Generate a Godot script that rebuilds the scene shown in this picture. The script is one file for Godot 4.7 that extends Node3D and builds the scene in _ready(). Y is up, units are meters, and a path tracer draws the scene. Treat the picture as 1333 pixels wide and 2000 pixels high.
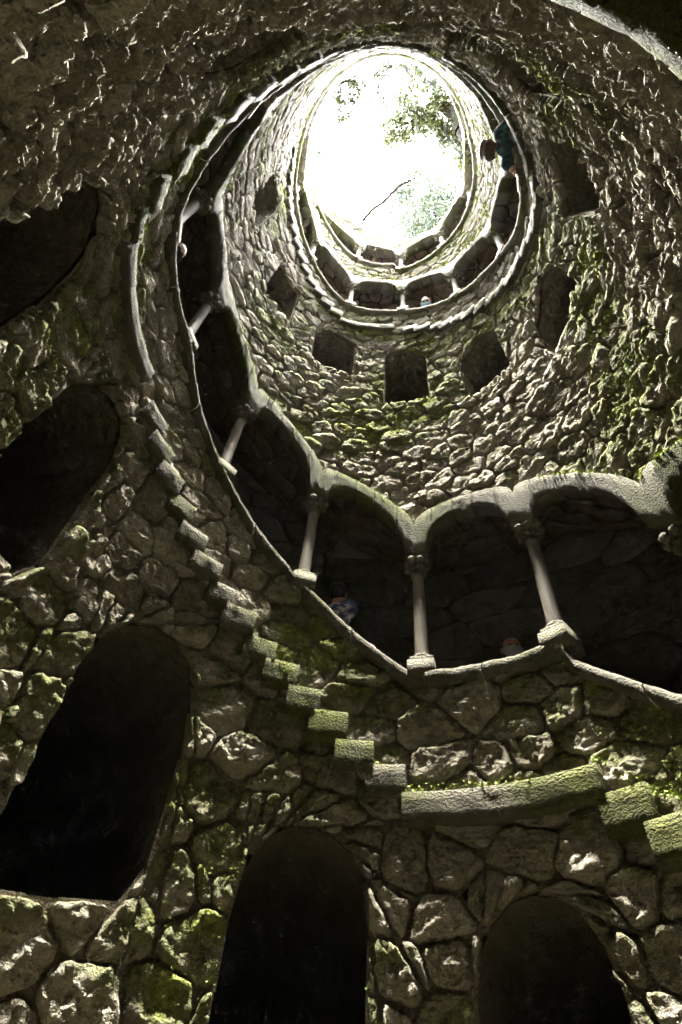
extends Node3D
# A deep rubble-stone well shaft with a spiral gallery, seen from its floor.
# s counts gallery bays along the spiral (12 to a turn, rising leftwards); heights h and radii r are in units of R, h measured from the eye.

const R := 2.1
const TAPER := -0.0297
const TH0 := -0.3236
const EYE := 1.47
const W := 0.5235988
const FLOOR_H := -0.7

var cam_at := Vector3(-0.1223, EYE, 1.8063)
var cam_basis := Basis(Vector3(0.9942745, 0.0686285, 0.0819045), Vector3(-0.106856, 0.638575, 0.7621048), Vector3(0.0, -0.7664933, 0.6422523))

# spiral curves as (s, h) knots
var rail_knots := [-6.5, 0.12, -5.2, 0.12, -3.45, 0.12, -2.2, 0.63, -1.59, 0.89, -1.06, 1.14, -1.045, 1.215, 0.09, 1.23, 0.43, 1.37, 0.88, 1.57, 1.52, 1.83, 2.07, 2.07, 2.54, 2.27, 2.93, 2.48, 3.1, 2.51, 4.0, 2.53, 4.17, 2.56, 4.33, 2.63, 4.59, 2.80, 4.85, 2.99, 5.03, 3.15, 5.5, 3.55, 6.0, 3.92, 6.6, 4.18, 7.1, 4.27, 8.0, 4.2, 8.5, 4.11, 9.06, 3.94, 9.34, 3.94, 9.64, 3.99, 10.0, 4.13, 10.4, 4.26, 10.94, 4.37, 11.57, 4.52, 12.0, 4.61, 12.35, 4.64, 13.08, 4.68, 13.48, 4.86, 14.06, 5.17, 14.64, 5.49, 15.06, 5.72, 15.55, 6.02, 15.96, 6.25, 16.4, 6.42, 17.0, 6.56, 18.0, 6.66, 19.0, 6.62, 20.0, 6.5, 21.0, 6.22, 21.5, 5.9, 22.0, 5.71, 22.4, 5.65, 24.05, 5.60, 24.14, 5.78, 24.98, 5.85, 25.44, 6.02, 25.85, 6.24, 26.4, 6.45]
var string_knots := [-6.5, -0.35, -3.45, -0.35, -1.04, 0.70, 0.16, 0.71, 3.12, 1.955, 4.17, 1.975, 4.38, 2.05, 4.6, 2.16, 5.02, 2.49, 5.41, 2.95, 6.0, 3.48, 6.6, 3.70, 7.1, 3.77, 8.1, 3.70, 8.6, 3.62, 9.16, 3.49, 9.36, 3.52, 9.59, 3.60, 10.17, 3.69, 10.6, 3.79, 11.0, 3.91, 11.57, 4.05, 12.17, 4.25, 13.13, 4.28, 13.5, 4.45, 13.92, 4.66, 14.31, 4.87, 14.7, 5.10, 15.2, 5.36, 16.0, 5.80, 17.0, 6.15, 18.0, 6.27, 19.0, 6.22, 20.0, 6.1, 21.0, 5.86, 27.0, 5.86]
var rim_knots := [-6.5, 8.6, -6.0, 8.7, -5.0, 8.5, -4.16, 7.75, -3.46, 7.05, -2.68, 6.66, -2.03, 6.46, -1.08, 6.37, 0.0, 6.58, 1.11, 6.86, 2.26, 7.17, 3.0, 7.32, 4.1, 7.3, 5.0, 8.1, 6.0, 8.7]
var step_edges: Array = []      # [s_low, s_high, h_bottom, is_landing]
var springs: Array = []         # [s, h] of each column's springing, the last without a column

var nz := FastNoiseLite.new()   # crags
var nb := FastNoiseLite.new()   # blotches
var nf := FastNoiseLite.new()   # fine
var mats := {}
var rng := RandomNumberGenerator.new()
var weather := 1.0              # how dark the next pieces of dressed stone have weathered

# ------------------------------------------------------------------ frame
func pt(k: float, h: float, r: float) -> Vector3:
	var th := TH0 + k * W
	var rad := r * R * (1.0 + TAPER * h)
	return Vector3(-sin(th) * rad, EYE + h * R, -cos(th) * rad)

func outward(k: float) -> Vector3:
	var th := TH0 + k * W
	return Vector3(-sin(th), 0, -cos(th))

func table(t: Array, x: float) -> float:
	var n := t.size() / 2
	if x <= t[0]:
		return t[1]
	for i in range(1, n):
		if x <= t[2 * i]:
			return lerpf(t[2 * i - 1], t[2 * i + 1], (x - t[2 * i - 2]) / (t[2 * i] - t[2 * i - 2]))
	return t[2 * n - 1]

func g(h: float) -> float:
	var a := (1.0 + TAPER * h) / 0.955
	return a * a

func rail(s: float) -> float: return table(rail_knots, s)
func string_line(s: float) -> float: return table(string_knots, s)
func rim(k: float) -> float: return table(rim_knots, k)

func bay_of(s: float) -> int:
	for i in range(springs.size() - 1):
		if s <= springs[i + 1][0]:
			return i
	return springs.size() - 2

func spring(s: float) -> float:
	var i := bay_of(s)
	return lerpf(springs[i][1], springs[i + 1][1], (s - springs[i][0]) / (springs[i + 1][0] - springs[i][0]))

func arch_in(s: float) -> float:
	var i := bay_of(s)
	var t: float = (s - springs[i][0]) / (springs[i + 1][0] - springs[i][0])
	var x := absf(t - 0.5) / 0.395
	var b := spring(s)
	if x >= 1.0:
		return b
	return b + 0.212 * g(b) * pow(1.0 - pow(x, 2.25), 0.48)

func arch_out(s: float) -> float:
	var i := bay_of(s)
	var t: float = (s - springs[i][0]) / (springs[i + 1][0] - springs[i][0])
	var x := absf(t - 0.5) / 0.5
	var b := spring(s)
	return b + (0.185 + 0.135 * sqrt(maxf(0.0, 1.0 - x * x))) * g(b)

# ------------------------------------------------------------------ things
func thing(called: String, label: String, category: String, group := "") -> Node3D:
	var o := Node3D.new()
	o.name = called
	add_child(o, true)
	tag(o, label, category, group)
	return o

func tag(o: Node, label: String, category: String, group := "") -> void:
	o.set_meta("label", label)
	o.set_meta("category", category)
	if group != "":
		o.set_meta("group", group)

func put(parent: Node, called: String, mesh: Mesh, m: Material) -> MeshInstance3D:
	var o := MeshInstance3D.new()
	o.name = called
	o.mesh = mesh
	o.material_override = null
	for i in mesh.get_surface_count():
		mesh.surface_set_material(i, m)
	parent.add_child(o, true)
	return o

func acc() -> Dictionary:
	return {"v": PackedVector3Array(), "c": PackedColorArray(), "i": PackedInt32Array()}

func bake(a: Dictionary, smooth := true) -> ArrayMesh:
	var arr := []
	arr.resize(Mesh.ARRAY_MAX)
	if smooth:
		arr[Mesh.ARRAY_VERTEX] = a.v
		arr[Mesh.ARRAY_COLOR] = a.c
		arr[Mesh.ARRAY_INDEX] = a.i
	else:
		var v := PackedVector3Array()
		var c := PackedColorArray()
		for i in a.i:
			v.append(a.v[i])
			c.append(a.c[i])
		arr[Mesh.ARRAY_VERTEX] = v
		arr[Mesh.ARRAY_COLOR] = c
	var am := ArrayMesh.new()
	am.add_surface_from_arrays(Mesh.PRIMITIVE_TRIANGLES, arr)
	var st := SurfaceTool.new()
	st.create_from(am, 0)
	if not smooth:
		st.set_smooth_group(-1)
	st.generate_normals()
	return st.commit()

func quad(a: Dictionary, p0: Vector3, p1: Vector3, p2: Vector3, p3: Vector3, c: Color) -> void:
	var n: int = a.v.size()
	a.v.append_array([p0, p1, p2, p3])
	a.c.append_array([c, c, c, c])
	a.i.append_array([n, n + 1, n + 2, n, n + 2, n + 3])

# grid of rows of points, all the same length
func sheet(a: Dictionary, rows: Array, colour: Callable, closed := false) -> void:
	var n0: int = a.v.size()
	var m: int = rows[0].size()
	for r in rows:
		for p in r:
			a.v.append(p)
			a.c.append(colour.call(p))
	for j in rows.size() - 1:
		for i in (m if closed else m - 1):
			var i2 := (i + 1) % m
			var q0 := n0 + j * m + i
			var q1 := n0 + j * m + i2
			var q2 := n0 + (j + 1) * m + i2
			var q3 := n0 + (j + 1) * m + i
			a.i.append_array([q0, q2, q1, q0, q3, q2])

# ------------------------------------------------------------------ colour of stone and moss (linear)
func smooth(a: float, b: float, x: float) -> float: return smoothstep(a, b, x)

func stone_colour(p: Vector3, tone: float, moss_bias: float, up: float) -> Color:
	var n := nf.get_noise_3dv(p * 3.0)
	var w := clampf(tone + 0.35 * n, 0.0, 1.0)
	var c := Color(0.25, 0.224, 0.172).lerp(Color(0.445, 0.41, 0.335), w)
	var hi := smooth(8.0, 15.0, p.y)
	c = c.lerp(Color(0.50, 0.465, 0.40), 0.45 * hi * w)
	var m := nb.get_noise_3dv(p) * 1.1 + 0.55 * nf.get_noise_3dv(p * 1.3) + 0.35 * nz.get_noise_3dv(p * 2.0) + moss_bias + 0.30 * up
	var green := Color(0.165, 0.180, 0.070)
	var bright := Color(0.26, 0.29, 0.060)
	c = c.lerp(green, 0.75 * smooth(0.10, 0.55, m))
	c = c.lerp(bright, 0.65 * smooth(0.70, 1.05, m))
	return c

func dressed_colour(p: Vector3, moss_bias: float) -> Color:
	var n := nf.get_noise_3dv(p * 2.2) * 0.5 + nz.get_noise_3dv(p * 0.8) * 0.4
	var c := Color(0.225, 0.210, 0.160).lerp(Color(0.40, 0.375, 0.305), clampf(0.5 + n, 0, 1))
	var m := nb.get_noise_3dv(p * 1.2) + 0.5 * nf.get_noise_3dv(p * 1.7) + moss_bias
	c = c.lerp(Color(0.17, 0.19, 0.06), 0.75 * smooth(-0.05, 0.5, m))
	c = c.lerp(Color(0.26, 0.30, 0.06), 0.5 * smooth(0.5, 0.9, m))
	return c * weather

# ------------------------------------------------------------------ rubble
func clip_poly(p: PackedVector2Array, q: Vector2, n: Vector2) -> PackedVector2Array:   # keeps (x - q).n <= 0
	var out := PackedVector2Array()
	var m := p.size()
	for i in m:
		var a := p[i]
		var b := p[(i + 1) % m]
		var da := (a - q).dot(n)
		var db := (b - q).dot(n)
		if da <= 0.0:
			out.append(a)
		if (da < 0.0 and db > 0.0) or (da > 0.0 and db < 0.0):
			out.append(a + (b - a) * (da / (da - db)))
	return out

func area(p: PackedVector2Array) -> float:
	var s := 0.0
	for i in p.size():
		s += p[i].cross(p[(i + 1) % p.size()])
	return absf(s) * 0.5

func centre(p: PackedVector2Array) -> Vector2:
	var s := Vector2.ZERO
	for q in p:
		s += q
	return s / p.size()

# irregular coursed cells over s in [s0, s1] between two lines, cut back from openings (convex polygons in (s, h))
func cells(s0: float, s1: float, lo: Callable, hi: Callable, dx: float, dy: float, sd: int, openings: Array) -> Array:
	rng.seed = sd
	var seeds := {}
	var ni := int((s1 - s0) * W / dx) + 2
	for i in range(-2, ni + 1):
		var s := clampf(s0 + i * dx / W, s0, s1)
		var a: float = minf(lo.call(s), minf(lo.call(clampf(s - dx / W, s0, s1)), lo.call(clampf(s + dx / W, s0, s1)))) - 1.6 * dy
		var b: float = maxf(hi.call(s), maxf(hi.call(clampf(s - dx / W, s0, s1)), hi.call(clampf(s + dx / W, s0, s1)))) + 1.6 * dy
		for j in range(floori(a / dy), ceili(b / dy) + 1):
			var jx := rng.randf_range(-0.34, 0.34)
			var jy := rng.randf_range(-0.30, 0.30)
			if rng.randf() < 0.11:
				continue
			seeds[Vector2i(i, j)] = Vector2(i + (0.5 if posmod(j, 2) else 0.0) + jx, j + jy)
	var ops := []
	for o in openings:
		var p := PackedVector2Array()
		for q in o:
			p.append(Vector2(q.x * W, q.y))
		ops.append(p)
	var out := []
	for key in seeds:
		var c: Vector2 = seeds[key]
		var p := PackedVector2Array([c + Vector2(-1.6, -1.6), c + Vector2(1.6, -1.6), c + Vector2(1.6, 1.6), c + Vector2(-1.6, 1.6)])
		for dj in range(-2, 3):
			for di in range(-2, 3):
				var k2 := Vector2i(key.x + di, key.y + dj)
				if (di or dj) and seeds.has(k2):
					var d: Vector2 = seeds[k2]
					p = clip_poly(p, (c + d) * 0.5, d - c)
		for i in p.size():
			p[i] = Vector2(s0 * W + p[i].x * dx, p[i].y * dy)
		p = clip_poly(p, Vector2(s0 * W, 0), Vector2(-1, 0))
		p = clip_poly(p, Vector2(s1 * W, 0), Vector2(1, 0))
		if p.size() < 3:
			continue
		for side in 2:
			if p.size() < 3:
				break
			var f: Callable = lo if side == 0 else hi
			var m := centre(p)
			var e := dx * 0.3 / W
			var sm := m.x / W
			var f0: float = f.call(sm)
			var f1: float = f.call(sm - e)
			var f2: float = f.call(sm + e)
			var n := Vector2(-(f2 - f1), 2.0 * e * W)
			p = clip_poly(p, Vector2(m.x, f0), n if side == 1 else -n)
		for o in ops:
			if p.size() < 3:
				break
			var rc := Rect2(p[0], Vector2.ZERO)
			for q in p:
				rc = rc.expand(q)
			var ro := Rect2(o[0], Vector2.ZERO)
			for q in o:
				ro = ro.expand(q)
			if not rc.intersects(ro) or Geometry2D.intersect_polygons(p, o).is_empty():
				continue
			var oc := centre(o)
			var rest := p
			p = PackedVector2Array()
			for i in o.size():
				var a: Vector2 = o[i]
				var b: Vector2 = o[(i + 1) % o.size()]
				var n := Vector2(b.y - a.y, a.x - b.x)
				if (oc - a).dot(n) < 0:
					n = -n
				var cut := clip_poly(rest, a, n)
				if cut.size() > 2 and area(cut) > 0.0006:
					if p.size() > 2 and area(cut) > area(p):
						out.append(p)
						p = cut
					elif p.size() > 2:
						out.append(cut)
					else:
						p = cut
				rest = clip_poly(rest, a, -n)
				if rest.size() < 3:
					break
		if p.size() > 2 and area(p) > 0.0006:
			out.append(p)
	return out

func in_view(p: Vector3) -> float:   # metres per pixel^-1 measure: pixels of the picture per metre, 0 when out of frame
	var d := (p - cam_at) * cam_basis
	if d.z > -0.05:
		return 0.0
	var x := 563.0 * d.x / -d.z
	var y := 563.0 * d.y / -d.z
	if absf(x) > 375.0 or absf(y) > 545.0:
		return 0.0
	return 563.0 / (p - cam_at).length()

func stone(a: Dictionary, poly: PackedVector2Array, base_r: float, tall: float, rough: float, moss: float, ppm: float) -> void:
	var c := centre(poly)
	var cut := Geometry2D.offset_polygon(poly, -(0.003 + rng.randf() * 0.0045), Geometry2D.JOIN_MITER)
	if cut.is_empty() or area(cut[0]) < 0.0002:
		return
	var inner: PackedVector2Array = cut[0]
	c = centre(inner)
	var soft := PackedVector2Array()
	for i in inner.size():
		var p0 := inner[i]
		var p1 := inner[(i + 1) % inner.size()]
		if p0.distance_to(p1) < 0.012:
			soft.append(p0.lerp(p1, 0.5))
		else:
			soft.append(p0.lerp(p1, 0.14))
			soft.append(p0.lerp(p1, 0.86))
	var around := 0.0
	for i in soft.size():
		around += soft[i].distance_to(soft[(i + 1) % soft.size()])
	var px := around * R * ppm
	var m := clampi(int(px / 4.0), 8, 60)
	var ring := PackedVector2Array()
	var step := around / m
	var left := 0.0
	for i in soft.size():
		var p0 := soft[i]
		var p1 := soft[(i + 1) % soft.size()]
		var l := p0.distance_to(p1)
		while left < l and ring.size() < m:
			ring.append(p0.lerp(p1, left / l))
			left += step
		left -= l
	m = ring.size()
	var prof := [[1.0, -0.006], [1.0, 0.3], [0.975, 0.82], [0.91, 0.97], [0.79, 1.0], [0.67, 1.0], [0.54, 1.0], [0.40, 1.0], [0.25, 1.0], [0.12, 1.0]] if px > 110 else ([[1.0, -0.006], [0.99, 0.5], [0.94, 0.95], [0.68, 1.0], [0.35, 1.0]] if px > 45 else [[1.0, -0.006], [0.95, 0.75], [0.65, 1.0]])
	var tone := rng.randf()
	var tilt := Vector2(rng.randf_range(-1, 1), rng.randf_range(-1, 1)) * 0.10
	var n0: int = a.v.size()
	for pr in prof:
		var z0: float = pr[1] * tall if pr[1] > 0 else pr[1]
		for q in ring:
			var w: Vector2 = c + (q - c) * pr[0]
			var z := z0
			if pr[1] > 0:
				var p3 := Vector3(w.x * 2.1, w.y * 2.1, c.x * 3.0 + tone * 5.0)
				z += rough * (0.75 * nz.get_noise_3dv(p3 * 1.2) + 0.6 * nz.get_noise_3dv(p3 * 3.1) + 0.55 * nz.get_noise_3dv(p3 * 7.5)) * minf(1.0, z0 / tall) + tilt.dot(w - c)
				z = maxf(z, 0.002)
			if pr[1] > 0:
				w += Vector2(nz.get_noise_2d(w.x * 9.0, w.y * 9.0 + 7.0), nz.get_noise_2d(w.x * 9.0 + 31.0, w.y * 9.0)) * 0.009
			var v := pt(w.x / W, w.y, base_r - z)
			a.v.append(v)
			a.c.append(stone_colour(v, tone, moss, clampf((w.y - c.y) / 0.06, -1, 1)) * wall_shade)
	var zc := maxf(tall * 1.0 + rough * nz.get_noise_3d(c.x * 2.1, c.y * 2.1, c.x * 3.0 + tone * 5.0), 0.004)
	var vc := pt(c.x / W, c.y, base_r - zc)
	a.v.append(vc)
	a.c.append(stone_colour(vc, tone, moss, 0) * wall_shade)
	var nr: int = prof.size()
	for j in nr - 1:
		for i in m:
			var i2 := (i + 1) % m
			a.i.append_array([n0 + j * m + i, n0 + (j + 1) * m + i, n0 + j * m + i2, n0 + j * m + i2, n0 + (j + 1) * m + i, n0 + (j + 1) * m + i2])
	for i in m:
		a.i.append_array([n0 + (nr - 1) * m + i, n0 + nr * m, n0 + (nr - 1) * m + (i + 1) % m])

var wall_shade := 1.0  # painted shade: multiplies a rubble wall's colour, darkening the lowest gallery
var openings: Array = []

# a wall: mortar bed, its 300 largest stones as parts, the rest joined
func rubble(wall: Node3D, list: Array, base_r: float, tall: float, rough: float, moss: float, sd: int, most := 300) -> void:
	rng.seed = sd
	var bed := acc()
	var order := []
	for p in list:
		var c := centre(p)
		var v := pt(c.x / W, c.y, base_r)
		var ppm := in_view(v)
		order.append([ppm * ppm * area(p), p, ppm])
		var n0: int = bed.v.size()
		var mc := Color(0.24, 0.21, 0.155) * wall_shade
		bed.v.append(pt(c.x / W, c.y, base_r))
		bed.c.append(mc)
		for q in p:
			var e: Vector2 = c + (q - c) * 1.06
			bed.v.append(pt(e.x / W, e.y, base_r))
			bed.c.append(mc)
		var m: int = p.size()
		for i in m:
			bed.i.append_array([n0, n0 + 1 + (i + 1) % m, n0 + 1 + i])
	put(wall, "mortar", bake(bed), mats.stone)
	order.sort_custom(func(x, y): return x[0] > y[0])
	var rest := acc()
	var n := 0
	for e in order:
		var t := tall * rng.randf_range(0.7, 1.25)
		if n < most and e[0] > 0.0:
			var a := acc()
			stone(a, e[1], base_r, t, rough, moss, e[2])
			if a.v.is_empty():
				continue
			put(wall, "stone", bake(a), mats.stone)
			n += 1
		else:
			stone(rest, e[1], base_r, t, rough, moss, e[2] if e[2] > 0.0 else 30.0)
	if rest.v.size():
		put(wall, "small_stones", bake(rest), mats.stone).set_meta("kind", "stuff")

# an opening's sides, ceiling and dark back, running outwards from the wall
func niche(wall: Node3D, called: String, o: Array, deep: float, base_r: float) -> void:
	var c := Vector2.ZERO
	for q in o:
		c += q
	c /= o.size()
	var loop := PackedVector2Array()
	for i in o.size():
		var p0: Vector2 = o[i]
		var p1: Vector2 = o[(i + 1) % o.size()]
		for j in 6:
			loop.append(p0.lerp(p1, j / 6.0))
	var rows := []
	for j in 9:
		var t := j / 8.0
		var r := lerpf(base_r + 0.006, base_r + deep, maxf(0.0, t - 0.0))
		var row := []
		for q in loop:
			var e: Vector2 = c + (q - c) * (1.0 + 0.03 * t)
			var n := nz.get_noise_3d(q.x * 6.0, q.y * 9.0, r * 12.0) * 0.02 * (0.0 if j == 0 else 1.0)
			e += (q - c).normalized() * Vector2(1.0 / W, 1.0) * n
			row.append(pt(e.x, e.y, r))
		rows.append(row)
	var a := acc()
	var inner_shade := 0.45 if deep > 1.0 else 0.9  # shade put into the colour, so the deep openings read dark
	var col := func(p): return stone_colour(p, 0.3, -0.35, 0) * inner_shade
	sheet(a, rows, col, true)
	var back := []
	var mid := []
	for q in rows[8]:
		mid.append(pt(c.x, c.y, base_r + deep))
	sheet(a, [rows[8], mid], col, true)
	var fl := []
	for q in loop:
		var e: Vector2 = c + (q - c) * 1.4
		fl.append(pt(e.x, e.y, base_r + 0.045))
	var fr := []
	for q in loop:
		fr.append(pt(c.x + (q.x - c.x) * 1.004, c.y + (q.y - c.y) * 1.004, base_r + 0.045))
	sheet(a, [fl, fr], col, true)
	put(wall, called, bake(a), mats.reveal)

# ------------------------------------------------------------------ swept and boxed masonry on the cylinder
func block(a: Dictionary, s0: float, s1: float, h0: Callable, h1: Callable, r0: float, r1: float, moss: float, bev := 0.0045, seg := 0) -> void:
	# a solid between radii r0 < r1, from s0 to s1, with chamfered inner edges and a slightly uneven face
	var n := seg if seg > 0 else maxi(5, int(ceil((s1 - s0) / 0.05)))
	var col := func(p): return dressed_colour(p, moss)
	var loops := []
	for i in n + 1:
		var s := lerpf(s0, s1, i / float(n))
		var lo: float = h0.call(s)
		var hi: float = h1.call(s)
		var rows := [[lo, r1], [lo, r0 + bev], [lo + bev, r0], [lerpf(lo, hi, 0.35), r0], [lerpf(lo, hi, 0.68), r0], [hi - bev, r0], [hi, r0 + bev], [hi, r1]]
		var row := []
		for e in rows:
			var v := pt(s, e[0], e[1])
			if e[1] == r0:
				v += outward(s) * (nz.get_noise_3dv(v * 2.0) * 0.012 + nz.get_noise_3dv(v * 6.0) * 0.010)
			row.append(v)
		loops.append(row)
	sheet_hard(a, loops, col)
	for i in [0, n]:
		var l: Array = loops[i]
		var n0: int = a.v.size()
		for v in l:
			a.v.append(v)
			a.c.append(col.call(v))
		for j in range(1, l.size() - 1):
			if i == 0:
				a.i.append_array([n0, n0 + j + 1, n0 + j])
			else:
				a.i.append_array([n0, n0 + j, n0 + j + 1])

# like sheet() but each strip along the loop has its own vertices (crisp edges), smooth along the run; closes the loop
func sheet_hard(a: Dictionary, loops: Array, colour: Callable) -> void:
	var m: int = loops[0].size()
	for j in m:
		var j2 := (j + 1) % m
		var n0: int = a.v.size()
		for l in loops:
			for v in [l[j], l[j2]]:
				a.v.append(v)
				a.c.append(colour.call(v))
		for i in loops.size() - 1:
			var q := n0 + 2 * i
			a.i.append_array([q, q + 1, q + 3, q, q + 3, q + 2])

func coping(a: Dictionary, s0: float, s1: float) -> void:
	var n := maxi(6, int(ceil((s1 - s0) / 0.03)))
	var loops := []
	for i in n + 1:
		var s := lerpf(s0, s1, i / float(n))
		var h := rail(s)
		var q := g(h)
		var row := []
		for e in [[-0.062, 1.10], [-0.062, 0.985], [-0.056, 0.968], [-0.045, 0.958], [-0.014, 0.955], [-0.003, 0.962], [0.0, 0.975], [0.0, 1.10]]:
			var v := pt(s, h + e[0] * q, e[1])
			v += Vector3(0, 1, 0) * (nz.get_noise_3dv(v * 1.5) * 0.012 + nz.get_noise_3dv(v * 6.0) * 0.008) + outward(s) * (nz.get_noise_3dv(v * 2.1) * 0.010 + nz.get_noise_3dv(v * 7.0) * 0.010)
			row.append(v)
		loops.append(row)
	var col := func(p): return dressed_colour(p, 0.0)
	sheet(a, loops, col, true)
	for i in [0, n]:
		var l: Array = loops[i]
		var n0: int = a.v.size()
		for v in l:
			a.v.append(v)
			a.c.append(col.call(v))
		for j in range(1, l.size() - 1):
			a.i.append_array([n0, n0 + j + 1, n0 + j] if i == 0 else [n0, n0 + j, n0 + j + 1])

func lathe(prof: Array, sides := 16) -> Array:
	var rows := []
	for e in prof:
		var row := []
		for i in sides:
			var t := TAU * i / sides
			row.append(Vector3(cos(t) * e[0], e[1], sin(t) * e[0]))
		rows.append(row)
	return rows

func ball(a: Dictionary, c: Vector3, r: float, colour: Callable) -> void:
	var rows := []
	for j in 6:
		var v := PI * j / 5.0
		var row := []
		for i in 8:
			var t := TAU * i / 8.0
			row.append(c + Vector3(cos(t) * sin(v), cos(v), sin(t) * sin(v)) * r)
		rows.append(row)
	sheet(a, rows, colour, true)

func place(rows: Array, xf: Transform3D) -> Array:
	var out := []
	for r in rows:
		var q := []
		for p in r:
			q.append(xf * p)
		out.append(q)
	return out

func box_into(a: Dictionary, xf: Transform3D, half: Vector3, bev: float, colour: Callable) -> void:
	var rows := []
	for e in [[-1.0, 0.0], [-1.0, 1.0], [-1.0, 2.0], [1.0, 2.0], [1.0, 1.0], [1.0, 0.0]]:
		var y: float = half.y * e[0]
		var ix: float = half.x
		var iz: float = half.z
		if e[1] == 0.0:
			ix = 0.0
			iz = 0.0
		elif e[1] == 1.0:
			ix -= bev
			iz -= bev
		else:
			y -= bev * e[0]
		rows.append([Vector3(-ix, y, -iz), Vector3(ix, y, -iz), Vector3(ix, y, iz), Vector3(-ix, y, iz)])
	var fl := acc()
	sheet(fl, place(rows, xf), colour, true)
	for i in fl.i:                       # flat facets
		a.i.append(a.v.size())
		a.v.append(fl.v[i])
		a.c.append(fl.c[i])

func column(parent: Node3D, s: float) -> void:
	var h := rail(s)
	var q := g(h)
	var col := Node3D.new()
	col.name = "column"
	parent.add_child(col, true)
	var base := pt(s, h, 1.012)
	var top := pt(s, spring(s), 1.012)
	var th := TH0 + s * W
	var yaw := Basis(Vector3.UP, th)
	var sc := sqrt(q) * R
	var dc := func(p): return dressed_colour(p, -0.1)
	var gc := func(p): return Color(0.15, 0.130, 0.108).lerp(Color(0.27, 0.24, 0.20), clampf(0.5 + nf.get_noise_3dv(p * 9.0), 0, 1))
	var a := acc()
	box_into(a, Transform3D(yaw, base + Vector3(0, 0.010 * R, 0)), Vector3(0.05, 0.038, 0.055) * sc, 0.008, dc)
	box_into(a, Transform3D(yaw, base + Vector3(0, 0.057 * sc, 0)), Vector3(0.042, 0.012, 0.042) * sc, 0.006, dc)
	sheet(a, place(lathe([[0.0, 0.066], [0.036, 0.067], [0.040, 0.074], [0.037, 0.082], [0.030, 0.085], [0.031, 0.092], [0.027, 0.096], [0.0, 0.097]]), Transform3D(yaw.scaled(Vector3.ONE * sc), base)), dc, true)
	put(col, "base", bake(a), mats.dressed)
	var y0 := 0.095 * sc
	var y1: float = top.y - base.y - 0.105 * q * R
	a = acc()
	var pr := []
	for i in 7:
		var t := i / 6.0
		pr.append([(0.0262 - 0.003 * t * t) * sc, lerpf(y0, y1, t)])
	sheet(a, place(lathe(pr, 20), Transform3D(yaw, base)), gc, true)
	put(col, "shaft", bake(a), mats.granite)
	a = acc()
	var ch: float = top.y - base.y - y1
	sheet(a, place(lathe([[0.0, y1 - 0.004], [0.026 * sc, y1 - 0.004], [0.0315 * sc, y1 + 0.05 * ch], [0.0315 * sc, y1 + 0.12 * ch], [0.025 * sc, y1 + 0.17 * ch], [0.027 * sc, y1 + 0.4 * ch], [0.037 * sc, y1 + 0.72 * ch], [0.046 * sc, y1 + 0.86 * ch], [0.0, y1 + 0.87 * ch]]), Transform3D(yaw, base)), dc, true)
	for i in 8:
		var t := TAU * (i + 0.5) / 8.0
		var rr := 0.050 if i % 2 == 0 else 0.045
		ball(a, base + yaw * Vector3(cos(t) * rr * sc, y1 + 0.72 * ch, sin(t) * rr * sc), 0.019 * sc, dc)
		ball(a, base + yaw * Vector3(cos(t + 0.4) * 0.033 * sc, y1 + 0.44 * ch, sin(t + 0.4) * 0.033 * sc), 0.011 * sc, dc)
	box_into(a, Transform3D(yaw, base + Vector3(0, y1 + 0.93 * ch, 0)), Vector3(0.052 * sc, 0.06 * ch, 0.044 * sc), 0.008, dc)
	put(col, "capital", bake(a), mats.dressed)

func tube(a: Dictionary, pts: Array, radii: Array, colour: Callable, sides := 8) -> void:
	var rows := []
	for i in pts.size():
		var d: Vector3 = (pts[mini(i + 1, pts.size() - 1)] - pts[maxi(i - 1, 0)]).normalized()
		var x := d.cross(Vector3(0.31, 0.2, 0.93)).normalized()
		var y := d.cross(x)
		var row := []
		for j in sides:
			var t := TAU * j / sides
			row.append(pts[i] + (x * cos(t) + y * sin(t)) * radii[i])
		rows.append(row)
	sheet(a, rows, colour, true)

# ------------------------------------------------------------------ people: one surface round tapered limbs (surface nets)
func limb(a: Vector3, b: Vector3, ra: float, rb: float) -> Array: return [a, b, ra, rb]

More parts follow.
